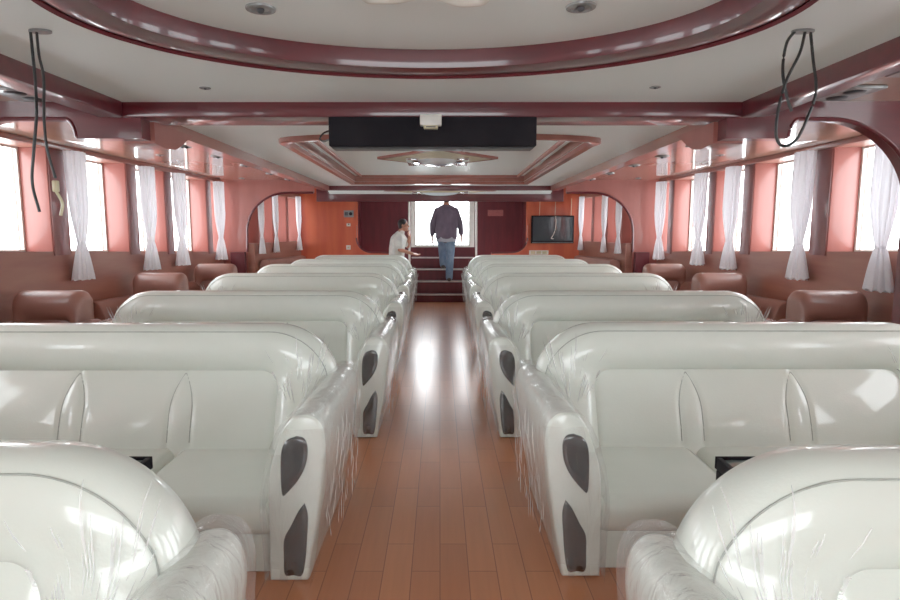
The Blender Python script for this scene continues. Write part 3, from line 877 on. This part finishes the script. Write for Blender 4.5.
# cables
def cable(paths, r, label, nm='hanging_cable'):
    bm = BM()
    for p in paths: tube(bm, smooth_path(p, 8), r, 8)
    return tag(link_mesh(nm, bm, RUBBER), label, 'cable')
cy = 2.55
t = thing('hanging_cable', 'pair of long black cables dangling from the near ceiling on the left', 'cable', (-1.66, 2.56, CZ))
o = Vector((-1.66, 2.56, CZ))
def rel(ps): return [Vector(p)-o for p in ps]
bm = BM(); tube(bm, smooth_path(rel([(-1.67, 2.56, 2.3), (-1.655, 2.54, 2.2), (-1.64, 2.52, 2.08), (-1.62, 2.48, 1.95), (-1.63, 2.46, 1.80), (-1.645, 2.46, 1.68), (-1.625, 2.46, 1.565)])), .006); link_mesh('cord', bm, RUBBER, t)
bm = BM(); tube(bm, smooth_path(rel([(-1.645, 2.56, 2.3), (-1.63, 2.54, 2.2), (-1.605, 2.52, 2.1), (-1.59, 2.48, 1.95), (-1.575, 2.46, 1.82), (-1.55, 2.46, 1.70)])), .0055); link_mesh('cord', bm, RUBBER, t)
bm = BM(); box(bm, .097, .118, -.108, -.088, -.655, -.61, .004); tube(bm, smooth_path([(.107, -.10, -.65), (.13, -.10, -.70), (.12, -.1, -.75)]), .006); link_mesh('connector', bm, CREAM, t)
bm = BM(); disc(bm, .03, 0, -.008, 0, .035, .035, 20, 1.3, .8); link_mesh('ceiling_plate', bm, GREYPLATE, t)
t = thing('hanging_cable', 'looped black cables hanging from the near ceiling on the right', 'cable', (1.48, 2.56, CZ))
o = Vector((1.48, 2.56, CZ))
bm = BM(); tube(bm, smooth_path(rel([(1.45, 2.56, 2.3), (1.40, 2.53, 2.24), (1.375, 2.5, 2.13), (1.385, 2.48, 2.03), (1.41, 2.48, 1.965)])), .006); link_mesh('cord', bm, RUBBER, t)
bm = BM(); tube(bm, smooth_path(rel([(1.49, 2.56, 2.3), (1.45, 2.52, 2.2), (1.38, 2.48, 2.08), (1.345, 2.46, 1.96), (1.34, 2.45, 1.86), (1.37, 2.45, 1.825), (1.42, 2.45, 1.85), (1.46, 2.45, 1.94), (1.49, 2.46, 2.04), (1.505, 2.52, 2.18), (1.51, 2.56, 2.3)])), .006); link_mesh('cord', bm, RUBBER, t)
bm = BM(); disc(bm, 0, 0, -.008, 0, .035, .035, 20, 1.3, .8); link_mesh('ceiling_plate', bm, GREYPLATE, t)
cable([[(-.80, 4.45, 2.30), (-.77, 4.40, 2.26), (-.74, 4.35, 2.20), (-.81, 4.3, 2.16), (-.84, 4.3, 2.12), (-.80, 4.25, 2.095), (-.712, 4.10, 2.10)]], .006, 'thin black cable running into the left end of the long black box', 'power_cable')

# ------------------------------------------------------------------ end wall fittings
tv = thing('television', 'flat black television on the right end wall', 'television', (2.32, YE, 1.47))
bm = BM(); box(bm, -.44, .44, -.07, -.01, -.285, .285, .01); link_mesh('frame', bm, BLACK, tv)
bm = BM(); box(bm, -.405, .405, -.074, -.069, -.235, .255); link_mesh('screen', bm, SCREEN, tv, smooth=False)
bm = BM(); box(bm, -.42, .42, -.075, -.07, -.275, -.262); link_mesh('chin_strip', bm, GREYPLATE, tv)
bm = BM(); tube(bm, smooth_path([(.05, -.085, .27), (.06, -.085, .15), (.05, -.085, .0), (.0, -.085, -.13), (-.03, -.085, -.18), (.02, -.085, -.19)]), .008); link_mesh('loose_cable', bm, WHITEPL, tv)
for k, x in enumerate((2.05, 2.37, 2.70)):
    bm = BM(); tube(bm, [(x, YE-.02, 1.75), (x+.005, YE-.02, 2.1)], .006, 6)
    tag(link_mesh('wall_wire', bm, CREAM), 'thin pale wire above the television, %s of three' % ['left', 'middle', 'right'][k], 'wire')
so = thing('socket_panel', 'long white socket strip low on the right end wall below the television', 'socket', (2.05, YE, .995))
bm = BM(); box(bm, -.20, .20, -.03, 0, -.045, .045, .006); link_mesh('cover', bm, WHITEPL, so)
for k in range(3):
    bm = BM(); box(bm, -.17+.12*k, -.075+.12*k, -.034, -.03, -.03, .03, .002); link_mesh('socket', bm, CREAM, so)
sg = thing('wall_sign', 'small pink sign on the dark recess wall right of the stairs', 'sign', (1.19, YD, 1.82))
bm = BM(); box(bm, -.165, .165, -.015, 0, -.065, .065, .004); link_mesh('plate', bm, PINKSIGN, sg)
ic = thing('wall_intercom', 'grey wall control unit with a black knob on the left end wall', 'wall control', (-1.88, YE, 1.79))
bm = BM(); box(bm, -.10, .10, -.04, 0, -.07, .07, .008); link_mesh('body', bm, GREYPLATE, ic)
bm = BM(); tube(bm, [(.045, -.04, 0), (.045, -.06, 0)], .035, 16); link_mesh('knob', bm, BLACK, ic)
bm = BM(); box(bm, -.08, -.01, -.044, -.04, -.035, .035, .002); link_mesh('display', bm, DARKGREY, ic)
sw = thing('light_switch', 'small white and red switch below the wall control unit', 'switch', (-1.89, YE, 1.565))
bm = BM(); box(bm, -.04, .04, -.015, 0, -.03, .03, .004); link_mesh('plate', bm, WHITEPL, sw)
bm = BM(); box(bm, -.012, .02, -.022, -.015, .0, .022, .003); link_mesh('rocker', bm, MAROON, sw)
so = thing('wall_socket', 'square white socket low on the left end wall', 'socket', (-1.90, YE, 1.10))
bm = BM(); box(bm, -.045, .045, -.018, 0, -.045, .045, .005); link_mesh('plate', bm, WHITEPL, so)
bm = BM(); box(bm, -.018, .018, -.021, -.018, -.012, .012, .002); link_mesh('outlet', bm, CREAM, so)

# ------------------------------------------------------------------ people
def capsule(bm, a, b, ra, rb, n=14):
    a, b = Vector(a), Vector(b); t = (b-a); L = t.length; t.normalize()
    ref = Vector((0, 0, 1)) if abs(t.z) < .9 else Vector((1, 0, 0))
    u = t.cross(ref).normalized(); v = t.cross(u)
    loops = []
    for q in (-80, -50, -20): loops.append((a + t*ra*sin(math.radians(q)), ra*cos(math.radians(q))))
    loops.append((a, ra)); loops.append((b, rb))
    for q in (20, 50, 80): loops.append((b + t*rb*sin(math.radians(q)), rb*cos(math.radians(q))))
    loft(bm, [[c + (u*cos(2*pi*k/n)+v*sin(2*pi*k/n))*r for k in range(n)] for c, r in loops])

def chain(bm, pts, rs):
    for i in range(len(pts)-1): capsule(bm, pts[i], pts[i+1], rs[i], rs[i+1])

def remeshed(name, bm, m, parent, vox, smooth=4):
    o = link_mesh(name, bm, m, parent)
    md = o.modifiers.new('remesh', 'REMESH'); md.mode = 'VOXEL'; md.voxel_size = vox; md.use_smooth_shade = True
    if smooth:
        ms = o.modifiers.new('smooth', 'SMOOTH'); ms.iterations = smooth; ms.factor = .5
    return o

def hand(bm, wrist, d, side, curl=.5):
    """palm with five fingers; d points from wrist to knuckles, side is the thumb direction"""
    d = Vector(d).normalized(); side = Vector(side); side = (side - d*side.dot(d)).normalized(); nrm = d.cross(side)
    w_ = Vector(wrist)
    for k in range(4):
        off = side*(.030-.020*k)
        capsule(bm, w_+off*.6, w_+d*.085+off, .016, .014, 8)
        L = (.070, .078, .072, .056)[k]
        p0 = w_+d*.088+off; d1 = (d*cos(curl*.5)+nrm*sin(curl*.5)); p1 = p0+d1*L*.5
        d2 = (d*cos(curl*1.3)+nrm*sin(curl*1.3)); p2 = p1+d2*L*.5
        capsule(bm, p0, p1, .0095, .0088, 8); capsule(bm, p1, p2, .0088, .007, 8)
    p0 = w_+d*.025+side*.03; p1 = p0+(d*.6+side*.8).normalized()*.042; p2 = p1+(d*.9+side*.35).normalized()*.034
    capsule(bm, p0, p1, .013, .0105, 8); capsule(bm, p1, p2, .0105, .008, 8)

def head_shape(bm, c, f, size=1):
    """skull, jaw, nose, ears; c centre of head, f facing direction (horizontal)"""
    f = Vector(f).normalized(); up = Vector((0, 0, 1)); sd = f.cross(up)
    R = Matrix((sd, f, up)).transposed()
    c = Vector(c)
    sphere(bm, c+up*.025-f*.008, .1, 20, (.76, .95, .95), R)
    sphere(bm, c-up*.05+f*.022, .078, 16, (.76, .86, .92), R)
    capsule(bm, c-up*.095+f*.06, c-up*.09+f*.065, .026, .024, 10)
    capsule(bm, c+up*.015+f*.088, c-up*.028+f*.107, .010, .015, 8)
    capsule(bm, c-up*.058+f*.088-sd*.016, c-up*.058+f*.088+sd*.016, .010, .010, 8)
    for q in (-1, 1):
        sphere(bm, c+sd*q*.078-f*.012-up*.012, .03, 10, (.35, .7, 1.1), R)
        capsule(bm, c+sd*q*.022+up*.03+f*.083, c+sd*q*.045+up*.028+f*.074, .009, .008, 8)
    return R, f, up, sd

def eyes(root, c, f):
    f = Vector(f).normalized(); up = Vector((0, 0, 1)); sd = f.cross(up); c = Vector(c)
    for q in (-1, 1):
        bm = BM(); sphere(bm, c+sd*q*.032+up*.008+f*.079, .0115, 10); link_mesh('eye', bm, HAIR, root)

# walking man seen from behind, right of centre on the stairs
ex, ey, z0 = .13, 12.31, .40
man = thing('person', 'person seen from behind climbing the stairs in a purple-grey shirt and blue jeans', 'person', (ex, ey, z0))
hipL, hipR = (-.085, 0, .90), (.085, 0, .90)
kneeL, kneeR = (-.075, .20, .60), (.07, .0, .47)
ankL, ankR = (-.06, .235, .32), (.055, -.02, .085)
shL, shR = (-.175, .0, 1.365), (.175, .0, 1.365)
elL, elR = (-.265, -.01, 1.12), (.265, .03, 1.12)
wrL, wrR = (-.275, .06, .88), (.29, .10, .89)
hc = (0, .035, 1.615)
man.scale = (1.06,)*3
bm = BM()
chain(bm, [(0, 0, .93), (0, .0, 1.10), (0, .005, 1.30), (0, .0, 1.42), (0, .015, 1.52)], [.13, .125, .14, .085, .055])
for sx in (-1, 1): chain(bm, [(sx*.08, 0, .95), (sx*.09, 0, 1.2), (sx*.11, 0, 1.30), (sx*.165, 0, 1.36)], [.10, .09, .085, .055])
for sh, el, wr in ((shL, elL, wrL), (shR, elR, wrR)): chain(bm, [sh, el, wr], [.055, .043, .028])
for h_, k_, a_ in ((hipL, kneeL, ankL), (hipR, kneeR, ankR)):
    chain(bm, [h_, k_, a_], [.088, .056, .040]); chain(bm, [a_, (a_[0], a_[1]+.13, a_[2]-.03)], [.040, .030])
hand(bm, (wrL[0], wrL[1], wrL[2]-.01), (0, .25, -1), (.3, 1, .2)); hand(bm, (wrR[0], wrR[1], wrR[2]-.01), (0, .25, -1), (-.3, 1, .2))
head_shape(bm, hc, (0, 1, 0))
remeshed('body', bm, SKIN, man, .0065, 2)
eyes(man, hc, (0, 1, 0))
bm = BM(); f = Vector((0, 1, 0))
sphere(bm, Vector(hc)+Vector((0, -.018, .038)), .1, 20, (.83, 1.0, .97)); sphere(bm, Vector(hc)+Vector((0, -.055, -.02)), .075, 16, (.95, .7, 1.0))
remeshed('hair', bm, HAIR, man, .009, 3)
bm = BM()
chain(bm, [(0, -.01, .90), (0, -.005, 1.10), (0, .0, 1.28), (0, .0, 1.40)], [.155, .152, .158, .10])
for sx in (-1, 1): chain(bm, [(sx*.10, -.005, .88), (sx*.095, -.005, 1.1), (sx*.105, 0, 1.28), (sx*.165, 0, 1.355)], [.112, .115, .105, .066])
for sx in (-1, 1): chain(bm, [(sx*.03, .01, 1.435), (sx*.10, .005, 1.405), (sx*.165, 0, 1.36)], [.06, .062, .058])
chain(bm, [(0, .01, 1.40), (0, .012, 1.475)], [.085, .068])
for sh, el, wr in ((shL, elL, wrL), (shR, elR, wrR)):
    e2 = Vector(el).lerp(Vector(wr), .80); chain(bm, [sh, el, e2], [.066, .060, .050])
remeshed('shirt', bm, SHIRTP, man, .011, 3)
bm = BM(); n = 28
loft(bm, [[((.185+.006*g)*cos(2*pi*k/n), -.005+(.135+.006*g)*sin(2*pi*k/n), z+.006*sin(5*2*pi*k/n)) for k in range(n)] for z, g in ((.86, 0), (.81, .5), (.775, 1))], cap=False)
link_mesh('undershirt_hem', bm, HEM, man)
bm = BM()
chain(bm, [(-.06, 0, .90), (.06, 0, .90)], [.125, .125])
for h_, k_, a_ in ((hipL, kneeL, ankL), (hipR, kneeR, ankR)): chain(bm, [h_, k_, (a_[0], a_[1], a_[2]-.0)], [.108, .080, .068])
remeshed('jeans', bm, JEANS, man, .011, 3)
for a_ in (ankL, ankR):
    bm = BM(); chain(bm, [(a_[0], a_[1]-.03, a_[2]-.03), (a_[0], a_[1]+.07, a_[2]-.035), (a_[0], a_[1]+.16, a_[2]-.04)], [.046, .046, .036])
    remeshed('shoe', bm, SHOE, man, .008, 2)

# second person in profile, standing behind the last left sofa, arm stretched to the right
px_, py_ = -.83, 12.36
p2 = thing('person', 'person in a white short-sleeved shirt in profile behind the last left sofa, arm stretched out', 'person', (px_, py_, 0))
fx = Vector((1, 0, 0))
# the figure is built facing +X
hc = (.085, .0, 1.555)
bm = BM()
chain(bm, [(-.06, 0, .92), (-.055, 0, 1.08), (-.03, 0, 1.24), (.0, 0, 1.36), (.05, 0, 1.46)], [.13, .135, .14, .085, .055])
for sy in (-1, 1):
    chain(bm, [(-.06, sy*.08, .93), (-.045, sy*.09, 1.12), (-.02, sy*.11, 1.27), (.0, sy*.165, 1.345)], [.10, .095, .09, .055])
    chain(bm, [(-.05, sy*.09, .90), (-.01, sy*.09, .49), (-.05, sy*.09, .08)], [.09, .057, .042]); chain(bm, [(-.05, sy*.09, .06), (.09, sy*.095, .04)], [.042, .03])
nearS, nearE, nearW = (.0, -.185, 1.335), (.02, -.235, 1.065), (.27, -.20, .985)
farS, farE, farW = (.02, .185, 1.335), (.16, .21, 1.12), (.20, .12, 1.33)
chain(bm, [nearS, nearE, nearW], [.055, .043, .030]); chain(bm, [farS, farE, farW], [.055, .043, .030])
hand(bm, (.275, -.20, .983), (1, .05, -.22), (0, 1, .3), .4); hand(bm, farW, (-.2, -.2, 1), (-.3, -1, 0), .9)
head_shape(bm, hc, (1, 0, 0))
remeshed('body', bm, SKIN, p2, .0065, 2)
eyes(p2, hc, (1, 0, 0))
bm = BM()
sphere(bm, Vector(hc)+Vector((-.022, 0, .04)), .1, 20, (1.0, .84, .97)); sphere(bm, Vector(hc)+Vector((-.06, 0, -.015)), .07, 16, (.7, 1.02, .95))
remeshed('hair', bm, HAIR, p2, .009, 3)
bm = BM()
chain(bm, [(-.065, 0, .86), (-.055, 0, 1.08), (-.03, 0, 1.24), (.0, 0, 1.35)], [.16, .165, .165, .10])
for sy in (-1, 1): chain(bm, [(-.06, sy*.08, .86), (-.045, sy*.09, 1.1), (-.02, sy*.12, 1.26), (.0, sy*.165, 1.335)], [.13, .125, .115, .075])
chain(bm, [(.02, 0, 1.36), (.04, 0, 1.42)], [.085, .068])
chain(bm, [nearS, Vector(nearS).lerp(Vector(nearE), .72)], [.078, .078]); chain(bm, [farS, Vector(farS).lerp(Vector(farE), .72)], [.078, .078])
remeshed('shirt', bm, SHIRTW, p2, .011, 3)
bm = BM(); chain(bm, [(-.06, -.06, .88), (-.06, .06, .88)], [.125, .125])
for sy in (-1, 1): chain(bm, [(-.05, sy*.09, .88), (-.01, sy*.09, .49), (-.05, sy*.09, .10)], [.11, .08, .066])
remeshed('trousers', bm, DARKGREY, p2, .012, 3)
for sy in (-1, 1):
    bm = BM(); chain(bm, [(-.08, sy*.09, .046), (.02, sy*.092, .046), (.11, sy*.095, .042)], [.046, .046, .038]); remeshed('shoe', bm, SHOE, p2, .008, 2)
